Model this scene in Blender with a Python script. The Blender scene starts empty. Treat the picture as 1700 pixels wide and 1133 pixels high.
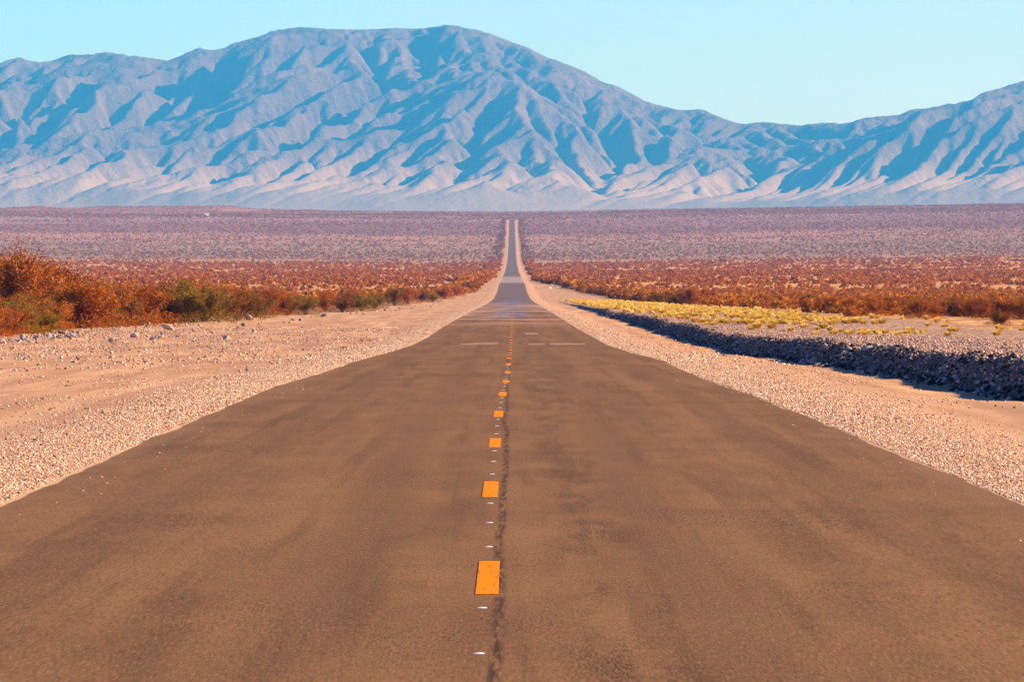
import bpy, math, random
import numpy as np
from mathutils import Vector
SC = bpy.context.scene
COL = SC.collection
R = math.radians

# ------------------------------------------------------------------ camera, sky, sun, exposure
CAM_H, FPX, YH = 1.51, 8500.0, 487.0           # eye height, focal length in px of a 1700 px wide picture
cam = bpy.data.cameras.new('camera'); camo = bpy.data.objects.new('camera', cam); COL.objects.link(camo)
cam.sensor_width = 36.0; cam.lens = FPX / 1700 * 36.0
cam.clip_start = 0.5; cam.clip_end = 80000
camo.location = (0, 0, CAM_H)
camo.rotation_euler = (R(90) - math.atan((566.5 - YH) / FPX), 0, 0)
SC.camera = camo

SUN_EL, SUN_AZ = R(24), R(86)                  # azimuth clockwise from the view direction (+Y)
W = bpy.data.worlds.new('World'); SC.world = W; W.use_nodes = True
nt = W.node_tree; nt.nodes.clear()
sky = nt.nodes.new('ShaderNodeTexSky'); sky.sky_type = 'NISHITA'; sky.sun_disc = False
sky.sun_elevation = SUN_EL; sky.sun_rotation = SUN_AZ; sky.air_density = 1.0; sky.dust_density = 0.3; sky.ozone_density = 2.0
tint = nt.nodes.new('ShaderNodeMix'); tint.data_type = 'RGBA'; tint.blend_type = 'MULTIPLY'
tint.inputs[0].default_value = 1.0
# cyan desert sky: pale near the horizon, deeper blue overhead
geo = nt.nodes.new('ShaderNodeTexCoord'); sep = nt.nodes.new('ShaderNodeSeparateXYZ'); nt.links.new(geo.outputs['Generated'], sep.inputs[0])
ramp = nt.nodes.new('ShaderNodeValToRGB'); nt.links.new(sep.outputs[2], ramp.inputs[0])
ramp.color_ramp.elements[0].position = 0.04; ramp.color_ramp.elements[0].color = (0.66, 0.92, 2.55, 1)
ramp.color_ramp.elements[1].position = 0.34; ramp.color_ramp.elements[1].color = (0.06, 0.19, 0.50, 1)
side_ = nt.nodes.new('ShaderNodeMapRange'); nt.links.new(sep.outputs[0], side_.inputs[0])
side_.inputs[1].default_value = -0.12; side_.inputs[2].default_value = 0.08; side_.inputs[3].default_value = 0.0; side_.inputs[4].default_value = 1.0
glow = nt.nodes.new('ShaderNodeMix'); glow.data_type = 'RGBA'; nt.links.new(side_.outputs[0], glow.inputs[0])
glow.inputs[6].default_value = (0.86, 0.98, 1.0, 1); glow.inputs[7].default_value = (1.14, 1.02, 1.0, 1)
gm = nt.nodes.new('ShaderNodeMix'); gm.data_type = 'RGBA'; gm.blend_type = 'MULTIPLY'; gm.inputs[0].default_value = 1.0
nt.links.new(ramp.outputs[0], gm.inputs[6]); nt.links.new(glow.outputs[2], gm.inputs[7]); nt.links.new(gm.outputs[2], tint.inputs[7])
bg = nt.nodes.new('ShaderNodeBackground'); bg.inputs[1].default_value = 0.093
wo = nt.nodes.new('ShaderNodeOutputWorld')
nt.links.new(sky.outputs[0], tint.inputs[6]); nt.links.new(tint.outputs[2], bg.inputs[0]); nt.links.new(bg.outputs[0], wo.inputs[0])
sun = bpy.data.lights.new('sun', 'SUN'); sun.energy = 5.0; sun.angle = R(0.5); sun.color = (1.0, 0.77, 0.52)
suno = bpy.data.objects.new('sun', sun); COL.objects.link(suno)
sdir = Vector((math.sin(SUN_AZ) * math.cos(SUN_EL), math.cos(SUN_AZ) * math.cos(SUN_EL), math.sin(SUN_EL)))
suno.rotation_euler = sdir.to_track_quat('Z', 'Y').to_euler(); suno.location = (30, -10, 20)
vs = SC.view_settings
vs.view_transform = 'Standard'; vs.look = 'None'; vs.gamma = 1; vs.exposure = 1.17
SC.cycles.use_denoising = True
SC.cycles.volume_bounces = 0; SC.cycles.max_bounces = 6; SC.cycles.diffuse_bounces = 3; SC.cycles.glossy_bounces = 2

# ------------------------------------------------------------------ helpers
def tag(o, label=None, cat=None, group=None, kind=None):
    if label: o['label'] = label
    if cat: o['category'] = cat
    if group: o['group'] = group
    if kind: o['kind'] = kind
    return o

def mesh_np(name, V, F, smooth=False, mats=(), attrs=None, uv=None):
    """V (n,3), F (m,k) with k constant."""
    V = np.asarray(V, dtype=np.float32); F = np.asarray(F, dtype=np.int32)
    me = bpy.data.meshes.new(name)
    k = F.shape[1]
    me.vertices.add(len(V)); me.vertices.foreach_set('co', V.ravel())
    me.loops.add(F.size); me.loops.foreach_set('vertex_index', F.ravel())
    me.polygons.add(len(F)); me.polygons.foreach_set('loop_start', np.arange(len(F), dtype=np.int32) * k)
    me.polygons.foreach_set('loop_total', np.full(len(F), k, dtype=np.int32))
    if smooth: me.polygons.foreach_set('use_smooth', np.ones(len(F), dtype=bool))
    if attrs:
        for an, (dom, val) in attrs.items():
            a = me.attributes.new(an, 'FLOAT', dom); a.data.foreach_set('value', np.asarray(val, dtype=np.float32))
    me.update(calc_edges=True)
    for m in mats: me.materials.append(m)
    return me

def link(name, me, parent=None):
    o = bpy.data.objects.new(name, me); COL.objects.link(o)
    if parent: o.parent = parent
    return o

def grid_faces(ny, nx):
    i = np.arange(ny - 1)[:, None] * nx + np.arange(nx - 1)[None, :]
    return np.stack([i, i + 1, i + nx + 1, i + nx], -1).reshape(-1, 4)

def hash2(ix, iy, seed):
    h = (ix.astype(np.int64) * 374761393 + iy.astype(np.int64) * 668265263 + seed * 1442695041) & 0xFFFFFFFF
    h = ((h ^ (h >> 13)) * 1274126177) & 0xFFFFFFFF
    h = (h ^ (h >> 16)) & 0xFFFFFFFF
    return h / 4294967295.0

def vnoise(x, y, seed=0):
    x = np.asarray(x, float); y = np.asarray(y, float)
    x, y = np.broadcast_arrays(x, y)
    ix = np.floor(x); iy = np.floor(y); fx = x - ix; fy = y - iy
    fx = fx * fx * fx * (fx * (fx * 6 - 15) + 10); fy = fy * fy * fy * (fy * (fy * 6 - 15) + 10)
    a = hash2(ix, iy, seed); b = hash2(ix + 1, iy, seed); c = hash2(ix, iy + 1, seed); d = hash2(ix + 1, iy + 1, seed)
    return (a + (b - a) * fx) * (1 - fy) + (c + (d - c) * fx) * fy - 0.5

def fbm(x, y, seed=0, octv=4, gain=0.5):
    s = 0; a = 1.0; f = 1.0
    for o in range(octv):
        s = s + a * vnoise(x * f + 17.3 * o, y * f - 9.1 * o, seed + o * 7); a *= gain; f *= 2.03
    return s

def sstep(a, b, x):
    t = np.clip((np.asarray(x, float) - a) / (b - a), 0, 1); return t * t * (3 - 2 * t)

# ------------------------------------------------------------------ materials
def mat(name, rough=0.9):
    m = bpy.data.materials.new(name); m.use_nodes = True
    b = m.node_tree.nodes['Principled BSDF']; b.inputs['Roughness'].default_value = rough
    b.inputs['Specular IOR Level'].default_value = 0.2
    return m, m.node_tree, b
def N(nt, t, **kw):
    n = nt.nodes.new(t)
    for k, v in kw.items():
        if k.startswith('i_'):
            key = k[2:]; key = int(key) if key.isdigit() else key.replace('_', ' ')
            if hasattr(v, 'is_output'): nt.links.new(v, n.inputs[key])
            else: n.inputs[key].default_value = v
        else: setattr(n, k, v)
    return n
def math_(nt, op, a, b=None, c=None, clamp=False):
    n = nt.nodes.new('ShaderNodeMath'); n.operation = op; n.use_clamp = clamp
    for i, v in enumerate((a, b, c)):
        if v is None: continue
        if hasattr(v, 'is_output'): nt.links.new(v, n.inputs[i])
        else: n.inputs[i].default_value = v
    return n.outputs[0]
def mix_(nt, fac, a, b, blend='MIX'):
    n = nt.nodes.new('ShaderNodeMix'); n.data_type = 'RGBA'; n.blend_type = blend
    for i, v in ((0, fac), (6, a), (7, b)):
        if hasattr(v, 'is_output'): nt.links.new(v, n.inputs[i])
        elif i == 0: n.inputs[0].default_value = v
        else: n.inputs[i].default_value = (*v, 1)
    return n.outputs[2]
def step_(nt, x, a, b):
    n = nt.nodes.new('ShaderNodeMapRange'); n.interpolation_type = 'SMOOTHSTEP'
    nt.links.new(x, n.inputs[0]); n.inputs[1].default_value = a; n.inputs[2].default_value = b
    n.inputs[3].default_value = 0.0; n.inputs[4].default_value = 1.0
    return n.outputs[0]
def pos_(nt, sx=1, sy=1, sz=1):
    g = N(nt, 'ShaderNodeNewGeometry')
    if (sx, sy, sz) == (1, 1, 1): return g.outputs['Position']
    v = N(nt, 'ShaderNodeVectorMath', operation='MULTIPLY'); nt.links.new(g.outputs['Position'], v.inputs[0])
    v.inputs[1].default_value = (sx, sy, sz); return v.outputs[0]
def noise_(nt, vec, scale, detail=3, rough=0.55):
    n = N(nt, 'ShaderNodeTexNoise'); nt.links.new(vec, n.inputs['Vector'])
    n.inputs['Scale'].default_value = scale; n.inputs['Detail'].default_value = detail; n.inputs['Roughness'].default_value = rough
    return n.outputs[0]
def xyz_(nt):
    s = N(nt, 'ShaderNodeSeparateXYZ'); g = N(nt, 'ShaderNodeNewGeometry'); nt.links.new(g.outputs['Position'], s.inputs[0]); return s.outputs
def bump_(nt, b, h, strength, dist):
    n = N(nt, 'ShaderNodeBump'); n.inputs['Strength'].default_value = strength; n.inputs['Distance'].default_value = dist
    nt.links.new(h, n.inputs['Height']); nt.links.new(n.outputs[0], b.inputs['Normal'])

# asphalt
M_ROAD, t, b = mat('asphalt', 0.85)
b.inputs['Specular IOR Level'].default_value = 0.1
X, Y, Z = xyz_(t)
grain = noise_(t, pos_(t, 1, 0.08, 1), 75, 3, 0.85)
hue = noise_(t, pos_(t, 1, 0.12, 1), 9, 3, 0.7)
blot = noise_(t, pos_(t, 1, 0.22, 1), 1.1, 5, 0.62)
streak = noise_(t, pos_(t, 1.0, 0.03, 1), 1.6, 4, 0.6)
cross = noise_(t, pos_(t, 0.12, 0.22, 1), 1.0, 4, 0.6)
c = mix_(t, step_(t, blot, 0.32, 0.70), (0.165, 0.085, 0.028), (0.262, 0.137, 0.048))
c = mix_(t, math_(t, 'MULTIPLY', step_(t, streak, 0.35, 0.72), 0.7), c, (0.30, 0.155, 0.058))
stk2 = noise_(t, pos_(t, 1.0, 0.022, 1), 3.1, 4, 0.6)
c = mix_(t, math_(t, 'MULTIPLY', step_(t, stk2, 0.50, 0.68), 0.6), c, (0.125, 0.064, 0.024))
c = mix_(t, math_(t, 'MULTIPLY', step_(t, cross, 0.55, 0.75), 0.5), c, (0.125, 0.068, 0.026))
c = mix_(t, math_(t, 'MULTIPLY', step_(t, hue, 0.52, 0.70), 0.6), c, (0.18, 0.120, 0.040))
c = mix_(t, math_(t, 'MULTIPLY', math_(t, 'SUBTRACT', 1.0, step_(t, hue, 0.32, 0.46)), 0.5), c, (0.26, 0.095, 0.042))
# wheel tracks, a little darker and smoother
ax = math_(t, 'ABSOLUTE', math_(t, 'SUBTRACT', math_(t, 'ABSOLUTE', X), 1.75))
wt = math_(t, 'SUBTRACT', 1.0, step_(t, math_(t, 'ABSOLUTE', math_(t, 'SUBTRACT', ax, 0.78)), 0.05, 0.40))
c = mix_(t, math_(t, 'MULTIPLY', wt, math_(t, 'MULTIPLY', step_(t, blot, 0.3, 0.6), 0.35)), c, (0.110, 0.057, 0.022))
# open aggregate patches where the binder has worn away
agg = step_(t, noise_(t, pos_(t, 1, 0.3, 1), 0.55, 3, 0.5), 0.52, 0.66)
dk = math_(t, 'MULTIPLY', step_(t, grain, 0.50, 0.64), math_(t, 'ADD', 0.42, math_(t, 'MULTIPLY', agg, 0.5)))
c = mix_(t, math_(t, 'MINIMUM', math_(t, 'MULTIPLY', dk, 1.1), 1.0), c, (0.045, 0.026, 0.015))
lt = math_(t, 'MULTIPLY', math_(t, 'SUBTRACT', 1.0, step_(t, grain, 0.34, 0.46)), 0.5)
c = mix_(t, lt, c, (0.42, 0.23, 0.13))
# raveled strip right of the joint
rv = math_(t, 'SUBTRACT', 1.0, step_(t, math_(t, 'ABSOLUTE', math_(t, 'SUBTRACT', X, 0.50)), 0.08, 0.42))
rv = math_(t, 'MULTIPLY', rv, step_(t, noise_(t, pos_(t, 1.5, 0.16, 1), 1.7, 4, 0.65), 0.44, 0.62))
c = mix_(t, math_(t, 'MULTIPLY', rv, math_(t, 'ADD', 0.25, math_(t, 'MULTIPLY', step_(t, grain, 0.46, 0.56), 0.55))), c, (0.065, 0.034, 0.017))
# construction joint beside the centre line
wob = noise_(t, pos_(t, 0.0, 0.035, 0), 1.0, 3, 0.6)
xs = math_(t, 'ADD', -0.20, math_(t, 'MULTIPLY', wob, 0.26))
sd = math_(t, 'ABSOLUTE', math_(t, 'SUBTRACT', X, xs))
seam = math_(t, 'SUBTRACT', 1.0, step_(t, math_(t, 'ADD', sd, math_(t, 'MULTIPLY', grain, 0.03)), 0.020, 0.060))
seam = math_(t, 'MULTIPLY', seam, step_(t, noise_(t, pos_(t, 9, 0.5, 1), 3.0, 4, 0.7), 0.40, 0.58))
c = mix_(t, math_(t, 'MULTIPLY', seam, 0.85), c, (0.035, 0.018, 0.010))
# dusty edges
ed = step_(t, math_(t, 'ADD', math_(t, 'ABSOLUTE', X), math_(t, 'MULTIPLY', blot, 0.5)), 3.55, 4.05)
c = mix_(t, math_(t, 'MULTIPLY', ed, 0.45), c, (0.25, 0.15, 0.09))
# far section: greyer, then a pale band painted in for the mirage
far = step_(t, Y, 380.0, 900.0)
c = mix_(t, far, c, (0.17, 0.125, 0.115))
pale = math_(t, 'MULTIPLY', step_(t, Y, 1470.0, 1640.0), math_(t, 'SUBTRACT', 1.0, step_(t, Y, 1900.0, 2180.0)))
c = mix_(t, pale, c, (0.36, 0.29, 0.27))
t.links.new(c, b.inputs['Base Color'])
# smoother surface in the dip, standing in for the mirage: mirrors the far road at a grazing view
mir_gloss = math_(t, 'MULTIPLY', step_(t, Y, 290.0, 430.0), math_(t, 'SUBTRACT', 1.0, step_(t, Y, 900.0, 1150.0)))
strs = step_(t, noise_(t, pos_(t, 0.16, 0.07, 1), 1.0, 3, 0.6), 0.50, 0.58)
mir_streak = math_(t, 'MULTIPLY', math_(t, 'MULTIPLY', step_(t, Y, 260.0, 400.0), math_(t, 'SUBTRACT', 1.0, step_(t, Y, 650.0, 900.0))), strs)
c = mix_(t, math_(t, 'MULTIPLY', mir_streak, 0.85), c, (0.62, 0.38, 0.24)); t.links.new(c, b.inputs['Base Color'])  # tan streaks painted into the colour as mirage shimmer
ctr = math_(t, 'SUBTRACT', 1.0, math_(t, 'MULTIPLY', step_(t, math_(t, 'ABSOLUTE', math_(t, 'ADD', X, 0.1)), 0.9, 2.4), 0.75))
strip = step_(t, noise_(t, pos_(t, 0.10, 0.05, 1), 1.0, 3, 0.6), 0.44, 0.56)
mir_gloss = math_(t, 'MULTIPLY', mir_gloss, math_(t, 'MULTIPLY', ctr, math_(t, 'ADD', 0.55, math_(t, 'MULTIPLY', strip, 0.45))))
rg = math_(t, 'SUBTRACT', 0.88, math_(t, 'MULTIPLY', mir_gloss, 0.50))
t.links.new(rg, b.inputs['Roughness'])
bump_(t, b, grain, 0.22, 0.006)
bm_ = [n for n in t.nodes if n.type == 'BUMP'][0]
t.links.new(math_(t, 'MULTIPLY', math_(t, 'SUBTRACT', 1.0, step_(t, Y, 90.0, 300.0)), 0.35), bm_.inputs['Strength'])

# ground
M_GROUND, t, b = mat('desert_ground', 0.95)
X, Y, Z = xyz_(t)
aX = math_(t, 'ABSOLUTE', X)
nbig = noise_(t, pos_(t, 1, 0.25, 1), 0.35, 4)
ntrk = noise_(t, pos_(t, 1, 0.05, 1), 1.3, 4, 0.6)
nfin = noise_(t, pos_(t, 1, 0.5, 1), 22, 3, 0.7)
ngrv = noise_(t, pos_(t, 1, 0.5, 1), 55, 2, 0.7)
sand = mix_(t, step_(t, ntrk, 0.35, 0.68), (0.47, 0.255, 0.130), (0.66, 0.40, 0.215))
sand = mix_(t, math_(t, 'MULTIPLY', step_(t, nbig, 0.48, 0.66), 0.6), sand, (0.42, 0.235, 0.14))
sand = mix_(t, math_(t, 'MULTIPLY', step_(t, nfin, 0.58, 0.72), 0.5), sand, (0.22, 0.13, 0.09))
grav = mix_(t, step_(t, ngrv, 0.42, 0.62), (0.74, 0.47, 0.27), (0.38, 0.20, 0.10))
gk = math_(t, 'SUBTRACT', 1.0, step_(t, math_(t, 'ADD', aX, math_(t, 'MULTIPLY', math_(t, 'SUBTRACT', nbig, 0.5), 2.2)), 5.2, 6.4))
c = mix_(t, gk, sand, grav)
# stony flat beyond the bank and field soil
xb_ = math_(t, 'ADD', X, math_(t, 'MULTIPLY', math_(t, 'SUBTRACT', noise_(t, pos_(t, 1, 1, 1), 1.2, 3), 0.5), 0.3))
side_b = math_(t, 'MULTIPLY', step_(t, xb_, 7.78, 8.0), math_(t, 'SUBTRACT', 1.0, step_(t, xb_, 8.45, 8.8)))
side = math_(t, 'MULTIPLY', step_(t, math_(t, 'ADD', X, math_(t, 'MULTIPLY', nbig, 0.8)), 7.9, 8.5), math_(t, 'SUBTRACT', 1.0, step_(t, Y, 500, 900)))
flat = mix_(t, step_(t, noise_(t, pos_(t, 1, 0.3, 1), 5, 5, 0.75), 0.42, 0.60), (0.58, 0.36, 0.23), (0.22, 0.13, 0.09))
c = mix_(t, side, c, flat)
bank_shd = math_(t, 'MULTIPLY', side_b, math_(t, 'SUBTRACT', 1.0, step_(t, Y, 500, 900)))
c = mix_(t, math_(t, 'MULTIPLY', bank_shd, 0.85), c, mix_(t, step_(t, noise_(t, pos_(t, 1, 1, 1), 9, 4, 0.7), 0.45, 0.62), (0.030, 0.022, 0.020), (0.12, 0.085, 0.065)))  # bank face coloured darker to deepen its shade
fld = math_(t, 'ADD', step_(t, math_(t, 'ADD', aX, math_(t, 'MULTIPLY', nbig, 6)), 24, 32), 0.0)
fcol = mix_(t, step_(t, noise_(t, pos_(t, 1, 0.4, 1), 0.5, 4, 0.65), 0.40, 0.62), (0.40, 0.17, 0.030), (0.82, 0.47, 0.17))
c = mix_(t, fld, c, fcol)
# the upper fan far away: pinker, paler desert pavement with faint bands across
fr = step_(t, math_(t, 'ADD', Y, math_(t, 'MULTIPLY', noise_(t, pos_(t, 1, 1, 1), 0.004, 3), 600)), 3300, 4300)
band = noise_(t, pos_(t, 0.1, 1, 0), 0.006, 4, 0.6)
fcol2 = mix_(t, step_(t, band, 0.35, 0.65), (0.27, 0.14, 0.10), (0.45, 0.26, 0.19))
zr = N(t, 'ShaderNodeValToRGB')
t.links.new(math_(t, 'DIVIDE', math_(t, 'SUBTRACT', math_(t, 'ADD', Y, math_(t, 'MULTIPLY', math_(t, 'SUBTRACT', noise_(t, pos_(t, 1.6, 1, 0), 0.0014, 3), 0.5), 900)), 3500.0), 5000.0), zr.inputs[0])
zel = zr.color_ramp.elements
zel[0].position = 0.0; zel[0].color = (0.40, 0.26, 0.15, 1); zel[1].position = 1.0; zel[1].color = (0.40, 0.215, 0.16, 1)
for p_, c_ in ((0.23, (0.37, 0.245, 0.155)), (0.27, (0.55, 0.31, 0.23)), (0.34, (0.48, 0.26, 0.20)), (0.38, (0.27, 0.13, 0.12)), (0.46, (0.31, 0.155, 0.15)), (0.49, (0.40, 0.24, 0.26)), (0.57, (0.42, 0.27, 0.30)), (0.62, (0.34, 0.17, 0.13))):
    e = zel.new(p_); e.color = (*c_, 1)
fcol2 = mix_(t, 0.75, fcol2, zr.outputs[0])
fcol2 = mix_(t, math_(t, 'MULTIPLY', step_(t, noise_(t, pos_(t, 0.15, 1, 0), 0.0016, 2, 0.5), 0.45, 0.56), 0.2), fcol2, (0.24, 0.125, 0.115))
spk = noise_(t, pos_(t, 1, 0.06, 1), 0.16, 3, 0.7)
fcol2 = mix_(t, math_(t, 'MULTIPLY', step_(t, spk, 0.48, 0.62), 0.55), fcol2, (0.22, 0.135, 0.10))
offr = math_(t, 'MAXIMUM', step_(t, math_(t, 'ADD', aX, math_(t, 'MULTIPLY', nbig, 3)), 7.2, 9.6), step_(t, Y, 6230, 6300))
c = mix_(t, math_(t, 'MULTIPLY', fr, offr), c, fcol2)
t.links.new(c, b.inputs['Base Color'])
bump_(t, b, math_(t, 'ADD', nfin, math_(t, 'MULTIPLY', ngrv, 0.5)), 0.5, 0.02)
bm_ = [n for n in t.nodes if n.type == 'BUMP'][0]
t.links.new(math_(t, 'MULTIPLY', math_(t, 'SUBTRACT', 1.0, step_(t, Y, 120.0, 500.0)), 0.5), bm_.inputs['Strength'])

# mountain rock
M_MTN, t, b = mat('mountain_rock', 0.95)
X, Y, Z = xyz_(t)
n1 = noise_(t, pos_(t, 1, 1, 1), 0.0025, 6, 0.6)
n2 = noise_(t, pos_(t, 1, 0.5, 1), 0.019, 5, 0.65)
c = mix_(t, step_(t, n1, 0.35, 0.65), (0.090, 0.055, 0.055), (0.155, 0.105, 0.095))
c = mix_(t, math_(t, 'MULTIPLY', step_(t, n2, 0.45, 0.7), 0.5), c, (0.19, 0.135, 0.115))
low = math_(t, 'SUBTRACT', 1.0, step_(t, math_(t, 'ADD', Z, math_(t, 'MULTIPLY', n1, 300)), 560, 880))
c = mix_(t, math_(t, 'MULTIPLY', low, 0.7), c, (0.40, 0.30, 0.26))
t.links.new(c, b.inputs['Base Color'])
bump_(t, b, math_(t, 'MULTIPLY', n2, math_(t, 'SUBTRACT', 1.0, math_(t, 'MULTIPLY', low, 0.75))), 1.0, 30.0)

def foliage_mat(name, cols, sat=1.0, trans=0.25):
    """cols: list of linear colours spread by the per-face 'tone' attribute and per-object random."""
    m, t, b = mat(name, 0.85)
    a = N(t, 'ShaderNodeAttribute'); a.attribute_name = 'tone'
    oi = N(t, 'ShaderNodeObjectInfo')
    f = math_(t, 'ADD', math_(t, 'MULTIPLY', a.outputs['Fac'], 0.75), math_(t, 'MULTIPLY', oi.outputs['Random'], 0.25))
    cr = N(t, 'ShaderNodeValToRGB'); t.links.new(f, cr.inputs[0])
    cr.color_ramp.elements[0].color = (*cols[0], 1); cr.color_ramp.elements[1].color = (*cols[-1], 1)
    for i, cc in enumerate(cols[1:-1]):
        e = cr.color_ramp.elements.new((i + 1) / (len(cols) - 1)); e.color = (*cc, 1)
    t.links.new(cr.outputs[0], b.inputs['Base Color'])
    if trans:
        tr = N(t, 'ShaderNodeBsdfTranslucent'); t.links.new(cr.outputs[0], tr.inputs[0])
        mx = N(t, 'ShaderNodeMixShader'); mx.inputs[0].default_value = trans
        out = [n for n in t.nodes if n.type == 'OUTPUT_MATERIAL'][0]
        t.links.new(b.outputs[0], mx.inputs[1]); t.links.new(tr.outputs[0], mx.inputs[2]); t.links.new(mx.outputs[0], out.inputs[0])
    return m
M_RUST = foliage_mat('rust_foliage', [(0.10, 0.024, 0.003), (0.34, 0.085, 0.004), (0.54, 0.165, 0.008), (0.44, 0.21, 0.012)])
M_GREEN = foliage_mat('green_foliage', [(0.08, 0.045, 0.006), (0.20, 0.125, 0.008), (0.36, 0.23, 0.015), (0.44, 0.19, 0.012)])
M_DARKB = foliage_mat('dark_foliage', [(0.06, 0.024, 0.006), (0.16, 0.065, 0.008), (0.30, 0.115, 0.010), (0.38, 0.13, 0.01)])
M_STRAW = foliage_mat('straw_blades', [(0.50, 0.27, 0.03), (0.80, 0.56, 0.09), (0.92, 0.72, 0.20), (0.66, 0.45, 0.06)], trans=0.35)
M_SCRUB = foliage_mat('scrub_near', [(0.08, 0.024, 0.003), (0.33, 0.095, 0.003), (0.56, 0.21, 0.010), (0.15, 0.075, 0.008)])
M_SCRUBF = foliage_mat('scrub_far', [(0.13, 0.08, 0.045), (0.26, 0.16, 0.085), (0.36, 0.18, 0.10), (0.20, 0.16, 0.07)])
M_STEM, t, b = mat('woody_stem', 0.9)
t.links.new(mix_(t, noise_(t, pos_(t), 6, 3), (0.10, 0.045, 0.02), (0.42, 0.22, 0.10)), b.inputs['Base Color'])

def rock_mat(name, c0, c1, sc=7):
    m, t, b = mat(name, 0.85)
    oi = N(t, 'ShaderNodeObjectInfo')
    v = N(t, 'ShaderNodeTexCoord')
    n = noise_(t, v.outputs['Object'], sc, 5, 0.65)
    f = math_(t, 'ADD', math_(t, 'MULTIPLY', step_(t, n, 0.3, 0.7), 0.5), math_(t, 'MULTIPLY', oi.outputs['Random'], 0.5))
    t.links.new(mix_(t, f, c0, c1), b.inputs['Base Color'])
    bump_(t, b, n, 0.6, 0.05)
    return m
M_ROCKP = rock_mat('pale_rock', (0.38, 0.28, 0.20), (0.66, 0.52, 0.41))
M_ROCKD = rock_mat('brown_rock', (0.17, 0.11, 0.085), (0.50, 0.36, 0.27))
M_ROCKG = rock_mat('grey_rock', (0.20, 0.17, 0.16), (0.55, 0.50, 0.48))
M_ROCKW = rock_mat('white_rock', (0.72, 0.60, 0.46), (0.88, 0.80, 0.68))
M_PEB, t, b = mat('gravel_stone', 0.8)
a = N(t, 'ShaderNodeAttribute'); a.attribute_name = 'tone'
cr = N(t, 'ShaderNodeValToRGB'); t.links.new(a.outputs['Fac'], cr.inputs[0])
cr.color_ramp.elements[0].color = (0.07, 0.035, 0.02, 1); cr.color_ramp.elements[1].color = (0.90, 0.76, 0.58, 1)
e = cr.color_ramp.elements.new(0.28); e.color = (0.50, 0.27, 0.14, 1)
e = cr.color_ramp.elements.new(0.7); e.color = (0.74, 0.50, 0.30, 1)
t.links.new(cr.outputs[0], b.inputs['Base Color'])
M_PEBG, t, b = mat('plateau_stone', 0.8)
a = N(t, 'ShaderNodeAttribute'); a.attribute_name = 'tone'
t.links.new(mix_(t, a.outputs['Fac'], (0.12, 0.075, 0.055), (0.70, 0.47, 0.34)), b.inputs['Base Color'])
M_RUB, t, b = mat('bank_stone_shade', 0.85)  # darker stones, the bank's shade put into their colour
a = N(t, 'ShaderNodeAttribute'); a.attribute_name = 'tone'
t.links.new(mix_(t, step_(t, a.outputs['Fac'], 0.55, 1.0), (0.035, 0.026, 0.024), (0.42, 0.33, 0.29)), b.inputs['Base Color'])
M_YEL, t, b = mat('yellow_paint', 0.8)
b.inputs['Specular IOR Level'].default_value = 0.03
n = noise_(t, pos_(t, 1, 0.08, 1), 30, 4, 0.8)
t.links.new(mix_(t, step_(t, n, 0.51, 0.63), (0.95, 0.27, 0.0), (0.55, 0.17, 0.01)), b.inputs['Base Color'])
M_WHT, t, b = mat('marker_white', 0.35); b.inputs['Base Color'].default_value = (0.85, 0.85, 0.85, 1)
M_MIRAGE, t, b = mat('mirage_pale', 0.9)  # mirage brightness painted as a pale colour
t.links.new(mix_(t, noise_(t, pos_(t, 1, 0.2, 1), 5, 3), (0.66, 0.48, 0.36), (0.26, 0.165, 0.10)), b.inputs['Base Color'])
M_CRACK, t, b = mat('crack_filler', 0.7); b.inputs['Base Color'].default_value = (0.03, 0.02, 0.015, 1)

# ------------------------------------------------------------------ terrain height
PY = np.array([-60, 0, 60, 78, 84, 93, 105, 122, 150, 194, 230, 281, 386, 527, 808, 1020, 1200, 1324, 1430, 1778, 2120, 2700, 3700, 4300, 5000, 5600, 6200, 7000, 8000, 9500, 13000, 20800, 40000], float)
PZ = np.array([0, 0, 0, 0.012, 0.0, -0.03, -0.055, -0.06, -0.24, -0.42, -0.40, -0.37, -0.27, -0.17, 0.0, 0.40, 1.45, 2.4, 3.95, 6.0, 8.7, 12.9, 24.1, 35.4, 52.7, 70.0, 90.0, 108.0, 129.5, 138.0, 186.0, 320.0, 320.0], float)
_s = np.linspace(math.log(60), math.log(40060), 6200)
_y = np.exp(_s) - 60
_yy = np.concatenate([np.linspace(-60, 0, 5)[:-1], _y])
_z = np.interp(_y, PY, PZ)
_k = np.exp(-0.5 * (np.arange(-60, 61) / 20.0) ** 2); _k /= _k.sum()
_z = np.convolve(np.pad(_z, 60, mode='edge'), _k, mode='valid')
def prof(Y): return np.interp(Y, _y, _z)

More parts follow.
